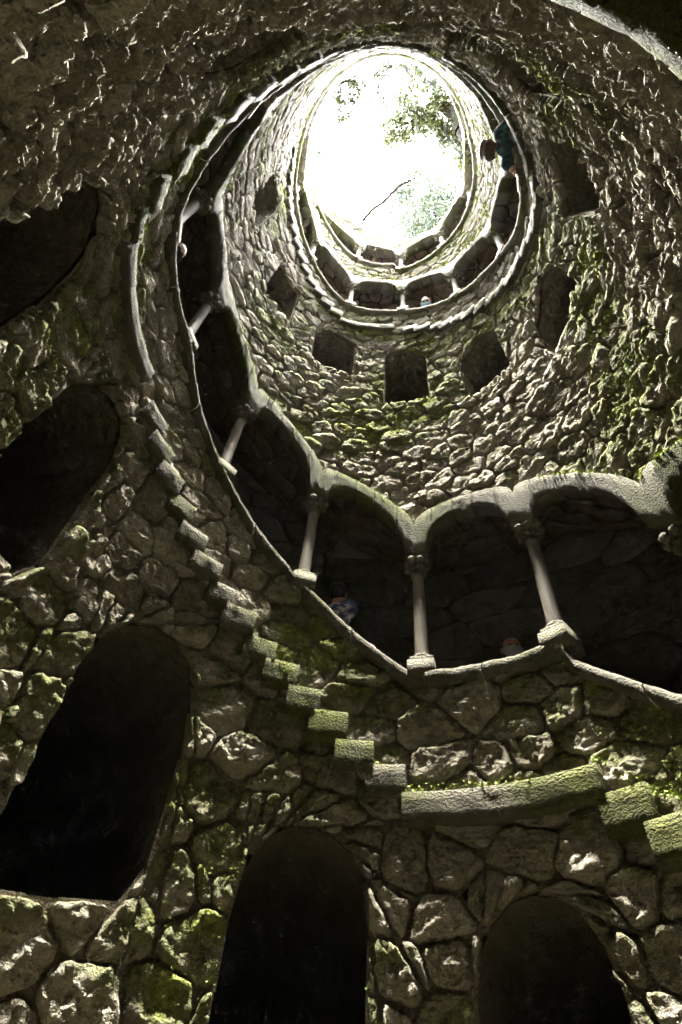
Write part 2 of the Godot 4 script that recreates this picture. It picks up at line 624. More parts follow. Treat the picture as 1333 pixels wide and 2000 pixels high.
func flesh(out: Dictionary, limbs: Array, cell: float, blend: float, xf: Transform3D, colour: Callable) -> void:
	var lo := Vector3.INF
	var hi := -Vector3.INF
	for l in limbs:
		for e in [[l[0], l[2]], [l[1], l[3]]]:
			lo = lo.min(e[0] - Vector3.ONE * e[1])
			hi = hi.max(e[0] + Vector3.ONE * e[1])
	lo -= Vector3.ONE * cell * 3.0
	var n := Vector3i(((hi - lo) / cell).ceil()) + Vector3i.ONE * 4
	var f := PackedFloat32Array()
	f.resize(n.x * n.y * n.z)
	f.fill(9.0)
	for l in limbs:
		var m: float = maxf(l[2], l[3]) + cell * 2.5 + blend
		var p0: Vector3 = l[0]
		var p1: Vector3 = l[1]
		var i0 := Vector3i(((p0.min(p1) - Vector3.ONE * m - lo) / cell).floor()).clamp(Vector3i.ZERO, n - Vector3i.ONE)
		var i1 := Vector3i(((p0.max(p1) + Vector3.ONE * m - lo) / cell).ceil()).clamp(Vector3i.ZERO, n - Vector3i.ONE)
		var ax := p1 - p0
		var l2 := maxf(ax.length_squared(), 1e-9)
		for z in range(i0.z, i1.z + 1):
			for y in range(i0.y, i1.y + 1):
				for x in range(i0.x, i1.x + 1):
					var p := lo + Vector3(x, y, z) * cell
					var t := clampf((p - p0).dot(ax) / l2, 0.0, 1.0)
					var d: float = (p - p0 - ax * t).length() - lerpf(l[2], l[3], t)
					var at := x + n.x * (y + n.y * z)
					var c := f[at]
					var h := maxf(blend - absf(c - d), 0.0) / blend
					f[at] = minf(c, d) - h * h * blend * 0.25
	var ids := {}
	var step := [1, n.x, n.x * n.y]
	for z in n.z - 1:
		for y in n.y - 1:
			for x in n.x - 1:
				var at := x + n.x * (y + n.y * z)
				if absf(f[at]) > cell * 2.2:
					continue
				var s := Vector3.ZERO
				var k := 0
				for e in 3:
					for q in 4:
						var o := Vector3i.ZERO
						o[(e + 1) % 3] = q & 1
						o[(e + 2) % 3] = q >> 1
						var b: int = at + o.x * step[0] + o.y * step[1] + o.z * step[2]
						var v0 := f[b]
						var v1 := f[b + step[e]]
						if (v0 < 0.0) != (v1 < 0.0):
							var p := Vector3(o)
							p[e] += v0 / (v0 - v1)
							s += p
							k += 1
				if k:
					var w := lo + (Vector3(x, y, z) + s / k) * cell
					ids[at] = out.v.size()
					out.v.append(xf * w)
					out.c.append(colour.call(w))
	for at in ids:
		var z: int = at / step[2]
		var y: int = (at / n.x) % n.y
		var x: int = at % n.x
		if x == 0 or y == 0 or z == 0:
			continue
		for e in 3:
			var v0 := f[at]
			var v1 := f[at + step[e]]
			if (v0 < 0.0) == (v1 < 0.0):
				continue
			var u: int = step[(e + 1) % 3]
			var w: int = step[(e + 2) % 3]
			if not (ids.has(at - u) and ids.has(at - w) and ids.has(at - u - w)):
				continue
			var q := [ids[at], ids[at - u], ids[at - u - w], ids[at - w]]
			if v0 < 0.0:
				out.i.append_array([q[0], q[1], q[2], q[0], q[2], q[3]])
			else:
				out.i.append_array([q[0], q[2], q[1], q[0], q[3], q[2]])

func thick(limbs: Array, by: float) -> Array:
	var out := []
	for l in limbs:
		out.append([l[0], l[1], l[2] + by, l[3] + by])
	return out

func person(s: float, foot_r: float, head: Vector3, look: Vector2, o: Dictionary) -> void:
	# head = (s, h, r) of the middle of the head; look = (turn, downward pitch)
	var who := thing("person", o.label, "person", "visitors on the spiral stair")
	var foot := pt(s, o.get("ground", string_line(s)), foot_r) + Vector3(0, 0.19 * g(rail(s)), 0)
	var inw := -outward(s)
	var fr := Basis(Vector3.UP.cross(inw).normalized(), Vector3.UP, inw)
	who.position = foot
	who.basis = fr
	var inv := Transform3D(fr, foot).affine_inverse()
	var hd: Vector3 = inv * pt(head.x, head.y, head.z)
	var hb := Basis.from_euler(Vector3(look.y, look.x, o.get("roll", 0.0)))
	var neck := hd + hb * Vector3(0, -0.13, -0.02) + Vector3(0, -0.03, -0.03)
	var pel := Vector3(0, minf(0.93, neck.y * 0.62), 0.0)
	if o.has("pelvis"):
		pel = o.pelvis
	var chest := pel.lerp(neck, 0.62) + Vector3(0, 0, -0.02)
	var across := Vector3(cos(o.get("twist", 0.0)), 0, sin(o.get("twist", 0.0)))
	var skin: Color = o.skin
	var torso := [limb(pel, pel.lerp(chest, 0.5), 0.135, 0.12), limb(pel.lerp(chest, 0.5), chest, 0.12, 0.14), limb(chest, neck + Vector3(0, -0.06, 0), 0.13, 0.07)]
	var upper := []
	var fore := []
	var wrists := []
	for k in 2:
		var side := -1.0 if k == 0 else 1.0
		var sh: Vector3 = neck + across * side * 0.175 + Vector3(0, -0.085, -0.01)
		torso.append(limb(chest + across * side * 0.07, sh, 0.09, 0.062))
		var hw: Vector3 = inv * o.hands[k]
		var mid := (sh + hw) * 0.5
		var reach := maxf(0.0, 0.31 * 0.31 - (sh - hw).length_squared() * 0.25)
		var el: Vector3 = mid + (Vector3(side * 0.5, -0.55, -0.65)).normalized() * sqrt(reach)
		upper.append(limb(sh, el, 0.056, 0.043))
		fore.append(limb(el, hw, 0.042, 0.028))
		wrists.append([hw, (hw - el).normalized(), side])
	var legs := []
	for side in [-1.0, 1.0]:
		var hip: Vector3 = pel + Vector3(side * 0.09, -0.04, 0)
		var kn := Vector3(side * 0.10, pel.y * 0.52, 0.05)
		legs.append(limb(hip, kn, 0.088, 0.056))
		legs.append(limb(kn, Vector3(side * 0.10, 0.09, -0.01), 0.055, 0.038))
		legs.append(limb(Vector3(side * 0.10, 0.04, -0.03), Vector3(side * 0.11, 0.035, 0.13), 0.04, 0.034))
	var sk := func(_p): return skin
	var a := acc()
	var id := Transform3D()
	flesh(a, torso + upper + fore + legs + [limb(neck + Vector3(0, -0.05, 0), hd, 0.052, 0.05)], 0.03, 0.05, id, sk)
	# the head, in its own fine grid: skull, jaw, chin, nose, brow, ears, lips
	var hx := Transform3D(hb, hd)
	var face := func(p):
		var c: Color = skin
		if absf(p.y + 0.062) < 0.008 and absf(p.x) < 0.026 and p.z > 0.05:
			c = Color(0.30, 0.12, 0.10)
		elif absf(p.y - 0.002) < 0.009 and absf(absf(p.x) - 0.031) < 0.013 and p.z > 0.05:
			c = Color(0.06, 0.045, 0.04)
		return c
	flesh(a, [limb(Vector3(0, 0.035, -0.035), Vector3(0, 0.03, 0.022), 0.080, 0.074), limb(Vector3(0, -0.02, 0.03), Vector3(0, -0.065, 0.045), 0.060, 0.042), limb(Vector3(0, -0.09, 0.058), Vector3(0, -0.085, 0.066), 0.026, 0.022), limb(Vector3(0, 0.0, 0.094), Vector3(0, -0.032, 0.112), 0.008, 0.013), limb(Vector3(-0.03, 0.018, 0.085), Vector3(0.03, 0.018, 0.085), 0.011, 0.011), limb(Vector3(-0.080, -0.005, 0.0), Vector3(-0.084, -0.03, 0.004), 0.017, 0.012), limb(Vector3(0.080, -0.005, 0.0), Vector3(0.084, -0.03, 0.004), 0.017, 0.012), limb(Vector3(-0.018, -0.062, 0.088), Vector3(0.018, -0.062, 0.088), 0.008, 0.008)], 0.0075, 0.022, hx, face)
	# hands: palm, four fingers and a thumb, bent over what they rest on
	for w in wrists:
		var d: Vector3 = w[1]
		d.y = clampf(d.y, -0.25, 0.1)
		d = d.normalized()
		var sd: Vector3 = d.cross(Vector3.UP).normalized() * w[2]
		var dn := Vector3(0, -1, 0)
		var p0: Vector3 = w[0]
		var fl := [limb(p0, p0 + d * 0.045, 0.026, 0.028), limb(p0 + d * 0.03 - sd * 0.016, p0 + d * 0.075 - sd * 0.02, 0.019, 0.016), limb(p0 + d * 0.03 + sd * 0.016, p0 + d * 0.072 + sd * 0.022, 0.019, 0.015)]
		for q in 4:
			var b0: Vector3 = p0 + d * (0.082 - 0.004 * absf(q - 1)) + sd * (-0.03 + 0.0205 * q)
			var ln: float = [0.034, 0.038, 0.036, 0.029][q]
			var b1 := b0 + d * ln + dn * ln * 0.25
			var b2 := b1 + d * ln * 0.45 + dn * ln * 0.75
			fl.append(limb(b0 - d * 0.02, b1, 0.0088, 0.0082))
			fl.append(limb(b1, b2, 0.0082, 0.007))
		var t0: Vector3 = p0 + d * 0.02 - sd * 0.024
		fl.append(limb(t0, t0 + d * 0.03 - sd * 0.026 + dn * 0.006, 0.012, 0.0098))
		fl.append(limb(t0 + d * 0.03 - sd * 0.026 + dn * 0.006, t0 + d * 0.055 - sd * 0.03 + dn * 0.018, 0.0098, 0.008))
		flesh(a, fl, 0.0055, 0.008, id, sk)
	put(who, "body", bake(a), mats.skin)
	# clothes
	var sleeve: float = o.get("sleeve", 1.0)
	var arms := []
	for k in 2:
		if sleeve < 1.0:
			arms.append(limb(upper[k][0], upper[k][0].lerp(upper[k][1], 0.75), 0.062, 0.056))
		else:
			arms.append(upper[k])
			arms.append(limb(fore[k][0], fore[k][0].lerp(fore[k][1], 0.92), 0.044, 0.034))
	a = acc()
	flesh(a, thick(torso, 0.014) + thick(arms, 0.013), 0.024, 0.05, id, o.cloth)
	put(who, "shirt", bake(a), mats.cloth)
	a = acc()
	var trouser: Color = o.get("trouser", Color(0.035, 0.04, 0.06))
	flesh(a, thick([legs[0], legs[1], legs[3], legs[4]], 0.012) + [limb(pel + Vector3(0, -0.06, 0), pel + Vector3(0, 0.03, 0), 0.155, 0.15)], 0.03, 0.04, id, func(_p): return trouser)
	put(who, "trousers", bake(a), mats.cloth)
	# hair over the skull, cut back at the face
	a = acc()
	var hair: Color = o.hair
	var hs := [limb(Vector3(0, 0.050, -0.045), Vector3(0, 0.052, 0.010), 0.080, 0.070), limb(Vector3(0, 0.01, -0.055), Vector3(0, -0.03, -0.06), 0.072, 0.06), limb(Vector3(-0.045, 0.03, -0.02), Vector3(-0.058, -0.02, -0.02), 0.045, 0.03), limb(Vector3(0.045, 0.03, -0.02), Vector3(0.058, -0.02, -0.02), 0.045, 0.03)]
	for e in o.get("locks", []):
		hs.append(e)
	flesh(a, hs, 0.010, 0.03, hx, func(p): return hair.lerp(hair * 1.6, clampf(0.5 + nz.get_noise_3d(p.x * 60.0, p.y * 6.0, p.z * 60.0), 0, 1)))
	put(who, "hair", bake(a), mats.hair)
	if o.has("mask"):
		a = acc()
		var mk: Color = o.mask
		var rows := []
		for j in 9:
			var y := lerpf(-0.022, -0.108, j / 8.0)
			var row := []
			for i in 13:
				var t := lerpf(-1.25, 1.25, i / 12.0)
				var bulge := 0.014 * (1.0 - pow(absf(j - 3.0) / 6.0, 2.0)) * cos(t)
				var rr := lerpf(0.082, 0.060, smoothstep(0.3, 1.0, j / 8.0)) + bulge + (0.006 if j % 2 else 0.0)
				row.append(hx * Vector3(sin(t) * (rr + 0.002), y, 0.030 + cos(t) * (rr + 0.006)))
			rows.append(row)
		sheet(a, rows, func(_p): return mk)
		for e in [-1.0, 1.0]:
			tube(a, [hx * Vector3(e * 0.078, -0.035, 0.055), hx * Vector3(e * 0.088, -0.012, 0.01), hx * Vector3(e * 0.084, -0.02, -0.015)], [0.0022, 0.0022, 0.0022], func(_p): return mk, 5)
		put(who, "face_mask", bake(a), mats.cloth)
	if o.get("glasses", false):
		a = acc()
		for e in [-1.0, 1.0]:
			var rows := []
			for q in 4:
				var row := []
				for i in 14:
					var t := TAU * i / 14.0
					var rr: float = [0.0, 0.014, 0.026, 0.027][q]
					row.append(hx * Vector3(e * 0.034 + cos(t) * rr * 1.08, 0.004 + sin(t) * rr * 0.9, 0.111 - 9.0 * pow(0.034 * e + cos(t) * rr, 2.0) - (0.004 if q == 3 else 0.0)))
				rows.append(row)
			sheet(a, rows, func(_p): return Color(0.008, 0.008, 0.009), true)
			tube(a, [hx * Vector3(e * 0.060, 0.010, 0.082), hx * Vector3(e * 0.086, 0.008, 0.03), hx * Vector3(e * 0.088, 0.004, -0.01)], [0.003, 0.003, 0.003], func(_p): return Color(0.01, 0.01, 0.01), 5)
		put(who, "sunglasses", bake(a), mats.gloss)

func people() -> void:
	for e in [["skin", 0.55], ["cloth", 0.9], ["hair", 0.5], ["gloss", 0.08]]:
		var m := StandardMaterial3D.new()
		m.resource_name = e[0]
		m.vertex_color_use_as_albedo = true
		m.roughness = e[1]
		mats[e[0]] = m
	var on := func(s, r): return pt(s, rail(s), r) + Vector3(0, 0.03, 0)
	person(11.61, 1.2, Vector3(11.605, 4.81, 1.075), Vector2(0.15, 0.75), {"label": "person in white top, sunglasses and pale blue face mask peering down over the upper parapet", "skin": Color(0.52, 0.33, 0.25), "hair": Color(0.30, 0.24, 0.18), "hands": [on.call(11.40, 1.02), on.call(11.83, 1.03)], "cloth": func(_p): return Color(0.62, 0.60, 0.58), "mask": Color(0.38, 0.60, 0.80), "glasses": true, "locks": [limb(Vector3(-0.07, -0.03, -0.02), Vector3(-0.085, -0.13, 0.0), 0.025, 0.015)]})
	person(11.0, 1.28, Vector3(10.985, 4.70, 1.14), Vector2(-0.3, 0.5), {"label": "dark haired person half hidden behind a white column of the upper arcade", "skin": Color(0.42, 0.25, 0.18), "hair": Color(0.02, 0.016, 0.014), "hands": [on.call(10.80, 1.04), on.call(11.28, 1.0)], "cloth": func(_p): return Color(0.66, 0.64, 0.62)})
	var plaid := func(p):
		var x := fposmod(p.x * 7.0 + p.y * 1.5, 1.0)
		var y := fposmod(p.y * 7.0 - p.z * 3.0, 1.0)
		var c := Color(0.018, 0.028, 0.034)
		if x < 0.42: c = Color(0.022, 0.070, 0.082)
		if y < 0.36: c = c.lerp(Color(0.20, 0.19, 0.19), 0.75)
		if absf(x - 0.7) < 0.05 or absf(y - 0.7) < 0.05: c = Color(0.05, 0.17, 0.17)
		return c
	var locks := []
	for i in 17:
		var t := -1.6 + 0.2 * i
		locks.append(limb(Vector3(sin(t) * 0.07, 0.06, 0.02 + 0.04 * cos(t)), Vector3(sin(t) * 0.085, -0.03 - 0.012 * (i % 3), 0.055 + 0.075 * cos(t)), 0.034, 0.026))
		locks.append(limb(Vector3(sin(t) * 0.085, -0.03 - 0.012 * (i % 3), 0.055 + 0.075 * cos(t)), Vector3(sin(t) * 0.075, -0.10 - 0.02 * (i % 4), 0.10 + 0.06 * cos(t)), 0.026, 0.010))
	person(8.62, 1.17, Vector3(8.50, 4.16, 0.84), Vector2(0.3, 0.95), {"label": "brown haired person in teal plaid jacket bent far out over the upper parapet", "skin": Color(0.50, 0.30, 0.22), "hair": Color(0.040, 0.022, 0.014), "hands": [on.call(8.86, 0.98), on.call(8.36, 0.96)], "cloth": plaid, "locks": locks, "pelvis": Vector3(0, 0.86, 0.18)})
	var dye := func(p):
		var n := nz.get_noise_3d(p.x * 4.0, p.y * 9.0, p.z * 4.0) + 0.5 * nf.get_noise_3d(p.x * 9.0, p.y * 14.0, p.z * 9.0)
		return Color(0.05, 0.06, 0.17).lerp(Color(0.72, 0.75, 0.88), smoothstep(0.05, 0.55, n))
	person(0.72, 1.24, Vector3(0.66, 1.83, 1.27), Vector2(2.6, 0.2), {"label": "person in navy tie dyed shirt on the lowest flight, bare forearm along the parapet", "skin": Color(0.42, 0.24, 0.17), "hair": Color(0.012, 0.010, 0.010), "hands": [on.call(0.44, 1.04), on.call(1.02, 1.12)], "cloth": dye, "sleeve": 0.7, "ground": string_line(0.76), "twist": 0.7})
	person(3.62, 1.22, Vector3(3.66, 2.78, 1.06), Vector2(-0.35, 0.55), {"label": "person with pale face and black mask peeping over the lower gallery parapet at left", "skin": Color(0.62, 0.46, 0.38), "hair": Color(0.03, 0.015, 0.018), "hands": [on.call(3.32, 1.03), on.call(3.86, 1.05)], "cloth": func(_p): return Color(0.03, 0.03, 0.04), "mask": Color(0.02, 0.02, 0.024)})
	person(-0.55, 1.34, Vector3(-0.545, 1.46, 1.28), Vector2(0.5, 0.1), {"label": "dim figure with pale face mask standing deep inside the lowest gallery above the landing", "skin": Color(0.40, 0.20, 0.13), "hair": Color(0.02, 0.015, 0.012), "hands": [pt(-0.40, 1.02, 1.30), pt(-0.72, 1.02, 1.30)], "cloth": func(_p): return Color(0.05, 0.02, 0.02), "mask": Color(0.28, 0.28, 0.30)})


# ------------------------------------------------------------------ trees above the rim
func leaf_mesh(l: float, w: float) -> ArrayMesh:
	var a := acc()
	var c := Color.WHITE
	a.v.append_array([Vector3(0, 0, 0), Vector3(w * 0.5, l * 0.38, w * 0.12), Vector3(w * 0.42, l * 0.72, w * 0.10), Vector3(0, l, -l * 0.06), Vector3(-w * 0.42, l * 0.72, w * 0.10), Vector3(-w * 0.5, l * 0.38, w * 0.12), Vector3(0, l * 0.5, -w * 0.03)])
	for i in 7:
		a.c.append(c)
	for i in 6:
		a.i.append_array([6, i, (i + 1) % 6])
	return bake(a, false)

func leaves(parent: Node3D, clumps: Array, per: int, l: float, tints: Array, m: Material, sd: int) -> void:
	rng.seed = sd
	var mm := MultiMesh.new()
	mm.transform_format = MultiMesh.TRANSFORM_3D
	mm.use_colors = true
	mm.mesh = leaf_mesh(l, l * 0.55)
	mm.mesh.surface_set_material(0, m)
	var xs := []
	var cs := []
	for c in clumps:
		for i in int(per * c[1].length() * c[1].length()):
			var d := Vector3(rng.randfn(), rng.randfn(), rng.randfn()) * 0.45
			var p: Vector3 = c[0] + d * c[1]
			if nz.get_noise_3dv(p * 1.1 + Vector3.ONE * sd) < -0.12:
				continue
			var b := Basis.from_euler(Vector3(rng.randf_range(-1.2, 1.2), rng.randf() * TAU, rng.randf_range(-1.2, 1.2)))
			xs.append(Transform3D(b * rng.randf_range(0.6, 1.25), p))
			var t: Color = tints[0].lerp(tints[1], clampf(0.5 + 0.5 * nb.get_noise_3dv(p * 2.0) + rng.randf_range(-0.4, 0.4), 0, 1))
			cs.append(t)
	mm.instance_count = xs.size()
	for i in xs.size():
		mm.set_instance_transform(i, xs[i])
		mm.set_instance_color(i, cs[i])
	var o := MultiMeshInstance3D.new()
	o.name = "leaves"
	o.multimesh = mm
	parent.add_child(o, true)
	o.set_meta("kind", "stuff")

func bark_tube(parent: Node3D, called: String, pts: Array, r0: float, r1: float) -> void:
	var fine := []
	var rr := []
	var n := pts.size()
	for i in n - 1:
		for j in 4:
			var t := j / 4.0
			var pa: Vector3 = pts[maxi(i - 1, 0)]
			var pb: Vector3 = pts[mini(i + 2, n - 1)]
			fine.append(pts[i].cubic_interpolate(pts[i + 1], pa, pb, t) + Vector3(nz.get_noise_3dv(pts[i] * 2.0 + Vector3.ONE * t), 0, nz.get_noise_3dv(pts[i] * 2.0 - Vector3.ONE * t)) * r0 * 0.6)
			rr.append(lerpf(r0, r1, (i + t) / (n - 1)) * (1.0 + 0.22 * nz.get_noise_3dv(fine[-1] * 2.5)))
	fine.append(pts[n - 1])
	rr.append(r1)
	var a := acc()
	tube(a, fine, rr, func(p): return Color(0.012, 0.0105, 0.008).lerp(Color(0.017, 0.018, 0.008), clampf(0.4 + nb.get_noise_3dv(p * 3.0), 0, 1)), 9)
	put(parent, called, bake(a), mats.bark)

func twigs(parent: Node3D, from: Array, clumps: Array, sd: int) -> void:
	rng.seed = sd
	for c in clumps:
		var best: Vector3 = from[0]
		for p in from:
			if p.distance_to(c[0]) < best.distance_to(c[0]):
				best = p
		var mid: Vector3 = best.lerp(c[0], 0.5) + Vector3(rng.randf_range(-0.1, 0.1), rng.randf_range(-0.1, 0.15), rng.randf_range(-0.1, 0.1))
		bark_tube(parent, "twig", [best, mid, c[0]], 0.022, 0.006)
		for i in 3:
			var e: Vector3 = c[0] + Vector3(rng.randfn(), rng.randfn(), rng.randfn()) * 0.16
			bark_tube(parent, "twig", [mid.lerp(c[0], rng.randf_range(0.2, 0.9)), e.lerp(c[0], 0.4), e], 0.010, 0.003)

func trees() -> void:
	for e in [["oak_leaf", Color(0.22, 0.30, 0.05)], ["far_leaf", Color(0.2, 0.3, 0.12)]]:
		var m := StandardMaterial3D.new()
		m.resource_name = e[0]
		m.vertex_color_use_as_albedo = true
		m.roughness = 0.6
		m.cull_mode = BaseMaterial3D.CULL_DISABLED
		m.backlight_enabled = true
		m.backlight = e[1]
		mats[e[0]] = m
	var oak := thing("oak_tree", "oak leaning over the well from the right, thick crooked branch, yellow green leaves", "tree")
	var main := [Vector3(3.9, 15.9, -1.3), Vector3(3.4, 17.3, -1.1), Vector3(2.6, 18.4, -0.5), Vector3(2.0, 19.5, 0.2), Vector3(1.78, 20.0, 0.5), Vector3(1.4, 20.4, 0.61), Vector3(1.13, 20.8, 0.96), Vector3(0.84, 21.2, 1.14), Vector3(0.46, 21.5, 1.25), Vector3(0.22, 21.8, 1.41)]
	bark_tube(oak, "trunk", main.slice(0, 4), 0.30, 0.20)
	bark_tube(oak, "branch", main.slice(3), 0.19, 0.05)
	bark_tube(oak, "branch", [Vector3(1.12, 20.8, 1.03), Vector3(1.29, 21.2, 1.31), Vector3(1.56, 21.5, 1.46), Vector3(1.86, 21.9, 1.57)], 0.07, 0.03)
	bark_tube(oak, "branch", [Vector3(0.91, 21.1, 1.06), Vector3(0.68, 21.4, 1.2), Vector3(0.61, 21.8, 1.41)], 0.06, 0.03)
	var second := [Vector3(1.2, 20.7, 0.86), Vector3(1.08, 20.6, 0.59), Vector3(0.86, 20.5, 0.38), Vector3(0.71, 20.4, 0.22), Vector3(0.47, 20.3, 0.12), Vector3(0.23, 20.3, 0.02)]
	var third := [Vector3(2.0, 19.6, 0.24), Vector3(1.65, 19.7, 0.37), Vector3(1.54, 19.6, 0.2), Vector3(1.59, 19.5, 0.05), Vector3(1.79, 19.4, -0.1)]
	bark_tube(oak, "branch", second, 0.055, 0.015)
	bark_tube(oak, "branch", third, 0.035, 0.012)
	var cl := []
	for p in [[0.38, 0.71], [0.56, 0.45], [0.88, 0.64], [0.88, 0.24], [1.2, 0.39], [1.45, 0.23], [0.33, 0.13], [0.51, -0.15], [1.51, 0.64], [1.74, 0.83], [1.54, 1.14], [1.47, 0.12], [1.83, 0.09], [2.05, -0.25], [2.26, -0.54], [1.67, -0.16], [1.14, 0.72], [0.08, -0.18], [1.9, 1.3], [0.65, 1.25], [0.75, 0.05], [1.05, 0.1], [2.3, 0.3], [2.2, -0.1], [2.4, -0.8]]:
		cl.append([Vector3(p[0], 20.4, p[1]), Vector3(0.34, 0.30, 0.34)])
	twigs(oak, main.slice(3) + second + third, cl, 31)
	leaves(oak, cl, 1500, 0.115, [Color(0.020, 0.030, 0.002), Color(0.046, 0.054, 0.002)], mats.oak_leaf, 32)
	var ov := thing("oak_tree", "sparse leafy twigs hanging over the upper left edge of the bright opening", "tree")
	var lm := [Vector3(-3.7, 15.9, 2.1), Vector3(-3.3, 18.4, 1.6), Vector3(-2.23, 20.0, 0.95), Vector3(-1.42, 20.0, 0.91), Vector3(-1.02, 20.0, 0.96), Vector3(-0.86, 20.0, 0.74), Vector3(-0.9, 20.0, 0.52)]
	bark_tube(ov, "trunk", lm.slice(0, 3), 0.18, 0.07)
	bark_tube(ov, "branch", lm.slice(2), 0.06, 0.012)
	cl = []
	for p in [[-1.33, 0.75], [-1.01, 0.89], [-1.39, 0.53], [-1.2, 0.32], [-1.24, 0.09], [-1.08, 0.16], [-0.61, 0.92], [-0.39, 0.83], [-0.3, 1.16], [-0.19, 1.33], [0.0, 1.4], [-0.89, 1.06], [-0.13, 0.58], [-0.98, 0.62], [-1.84, -0.62], [-1.74, -0.85]]:
		cl.append([Vector3(p[0], 20.0, p[1]), Vector3(0.22, 0.2, 0.22)])
	twigs(ov, lm.slice(3) + [Vector3(-0.4, 20.2, 1.2)], cl.slice(0, 14), 41)
	leaves(ov, cl, 1100, 0.10, [Color(0.016, 0.022, 0.005), Color(0.028, 0.033, 0.007)], mats.oak_leaf, 42)
	var far := thing("leafy_tree", "tall pale green tree far beyond the lower right edge of the opening", "tree")
	bark_tube(far, "trunk", [Vector3(5.5, 16.0, -8.5), Vector3(4.6, 21.0, -6.6), Vector3(3.2, 26.0, -4.9), Vector3(2.2, 30.0, -3.7)], 0.30, 0.08)
	cl = []
	rng.seed = 51
	for i in 46:
		var d := Vector3(rng.randfn(), rng.randfn(), rng.randfn()).normalized() * pow(rng.randf(), 0.4)
		cl.append([Vector3(2.15, 29.0, -3.75) + d * Vector3(1.9, 2.6, 1.75), Vector3(0.62, 0.5, 0.62)])
	for i in 10:
		cl.append([Vector3(3.3, 28.4, -3.3) + Vector3(rng.randfn(), rng.randfn(), rng.randfn()) * 0.5, Vector3(0.5, 0.45, 0.5)])
	for i in range(0, 46, 3):
		bark_tube(far, "branch", [Vector3(3.2, 26.0, -4.9).lerp(Vector3(2.2, 30.0, -3.7), rng.randf()), cl[i][0].lerp(Vector3(2.2, 29.0, -3.8), 0.4), cl[i][0]], 0.06, 0.015)
	leaves(far, cl, 900, 0.115, [Color(0.020, 0.034, 0.009), Color(0.040, 0.056, 0.014)], mats.far_leaf, 52)
	# on the rim: a boulder, and a dead branch poking out over the drop
	var bo := thing("boulder", "rounded mossy boulder sitting on the near left rim of the opening", "rock")
	var at := pt(1.34, 6.97, 1.07)
	bo.position = at
	var rows := []
	for j in 12:
		var v := PI * j / 11.0
		var row := []
		for i in 18:
			var t := TAU * i / 18.0
			var d := Vector3(cos(t) * sin(v), cos(v), sin(t) * sin(v))
			row.append(d * Vector3(0.40, 0.36, 0.30) * (1.0 + 0.3 * nz.get_noise_3dv(d * 0.5) + 0.1 * nz.get_noise_3dv(d * 1.6)))
		rows.append(row)
	var a := acc()
	sheet(a, rows, func(p): return stone_colour(p + at, 0.0, 0.1, p.y * 2.0) * 0.6, true)
	put(bo, "stone", bake(a), mats.stone)
	var br := thing("dead_branch", "thin bare branch sticking out from beside the boulder across the bright sky", "branch")
	bark_tube(br, "stem", [Vector3(-0.72, 15.75, -1.78), Vector3(-0.55, 15.9, -1.6), Vector3(-0.39, 16.1, -1.52), Vector3(-0.18, 16.3, -1.27), Vector3(0.1, 16.5, -1.09), Vector3(0.26, 16.7, -0.93), Vector3(0.48, 16.9, -0.76), Vector3(0.69, 17.0, -0.67)], 0.046, 0.026)
	bark_tube(br, "twig", [Vector3(0.1, 16.5, -1.09), Vector3(0.2, 16.62, -1.1), Vector3(0.33, 16.66, -1.05)], 0.010, 0.004)

func tufts(parent: Node3D, spots: Array, sd: int, pale := Color(0.32, 0.34, 0.05)) -> void:
	rng.seed = sd
	var a := acc()
	for i in 7:
		var t := TAU * i / 7.0
		var d := Vector3(cos(t), 0, sin(t))
		var sdw := Vector3(-sin(t), 0, cos(t)) * 0.22
		var n0: int = a.v.size()
		a.v.append_array([d * 0.1 - sdw, d * 0.1 + sdw, d * 0.75 + Vector3(0, 0.55, 0) + sdw * 0.5, d * 0.95 + Vector3(0, 0.15, 0)])
		for q in 4:
			a.c.append(Color.WHITE)
		a.i.append_array([n0, n0 + 1, n0 + 2, n0, n0 + 2, n0 + 3])
	var mm := MultiMesh.new()
	mm.transform_format = MultiMesh.TRANSFORM_3D
	mm.use_colors = true
	mm.mesh = bake(a, false)
	mm.mesh.surface_set_material(0, mats.moss)
	mm.instance_count = spots.size()
	for i in spots.size():
		var b := Basis.from_euler(Vector3(rng.randf_range(-0.6, 0.6), rng.randf() * TAU, rng.randf_range(-0.6, 0.6)))
		mm.set_instance_transform(i, Transform3D(b * (rng.randf_range(0.6, 1.4) * spots[i][1]), spots[i][0]))
		mm.set_instance_color(i, Color(0.11, 0.135, 0.025).lerp(pale, rng.randf()))
	var o := MultiMeshInstance3D.new()
	o.name = "moss"
	o.multimesh = mm
	parent.add_child(o, true)
	o.set_meta("kind", "stuff")

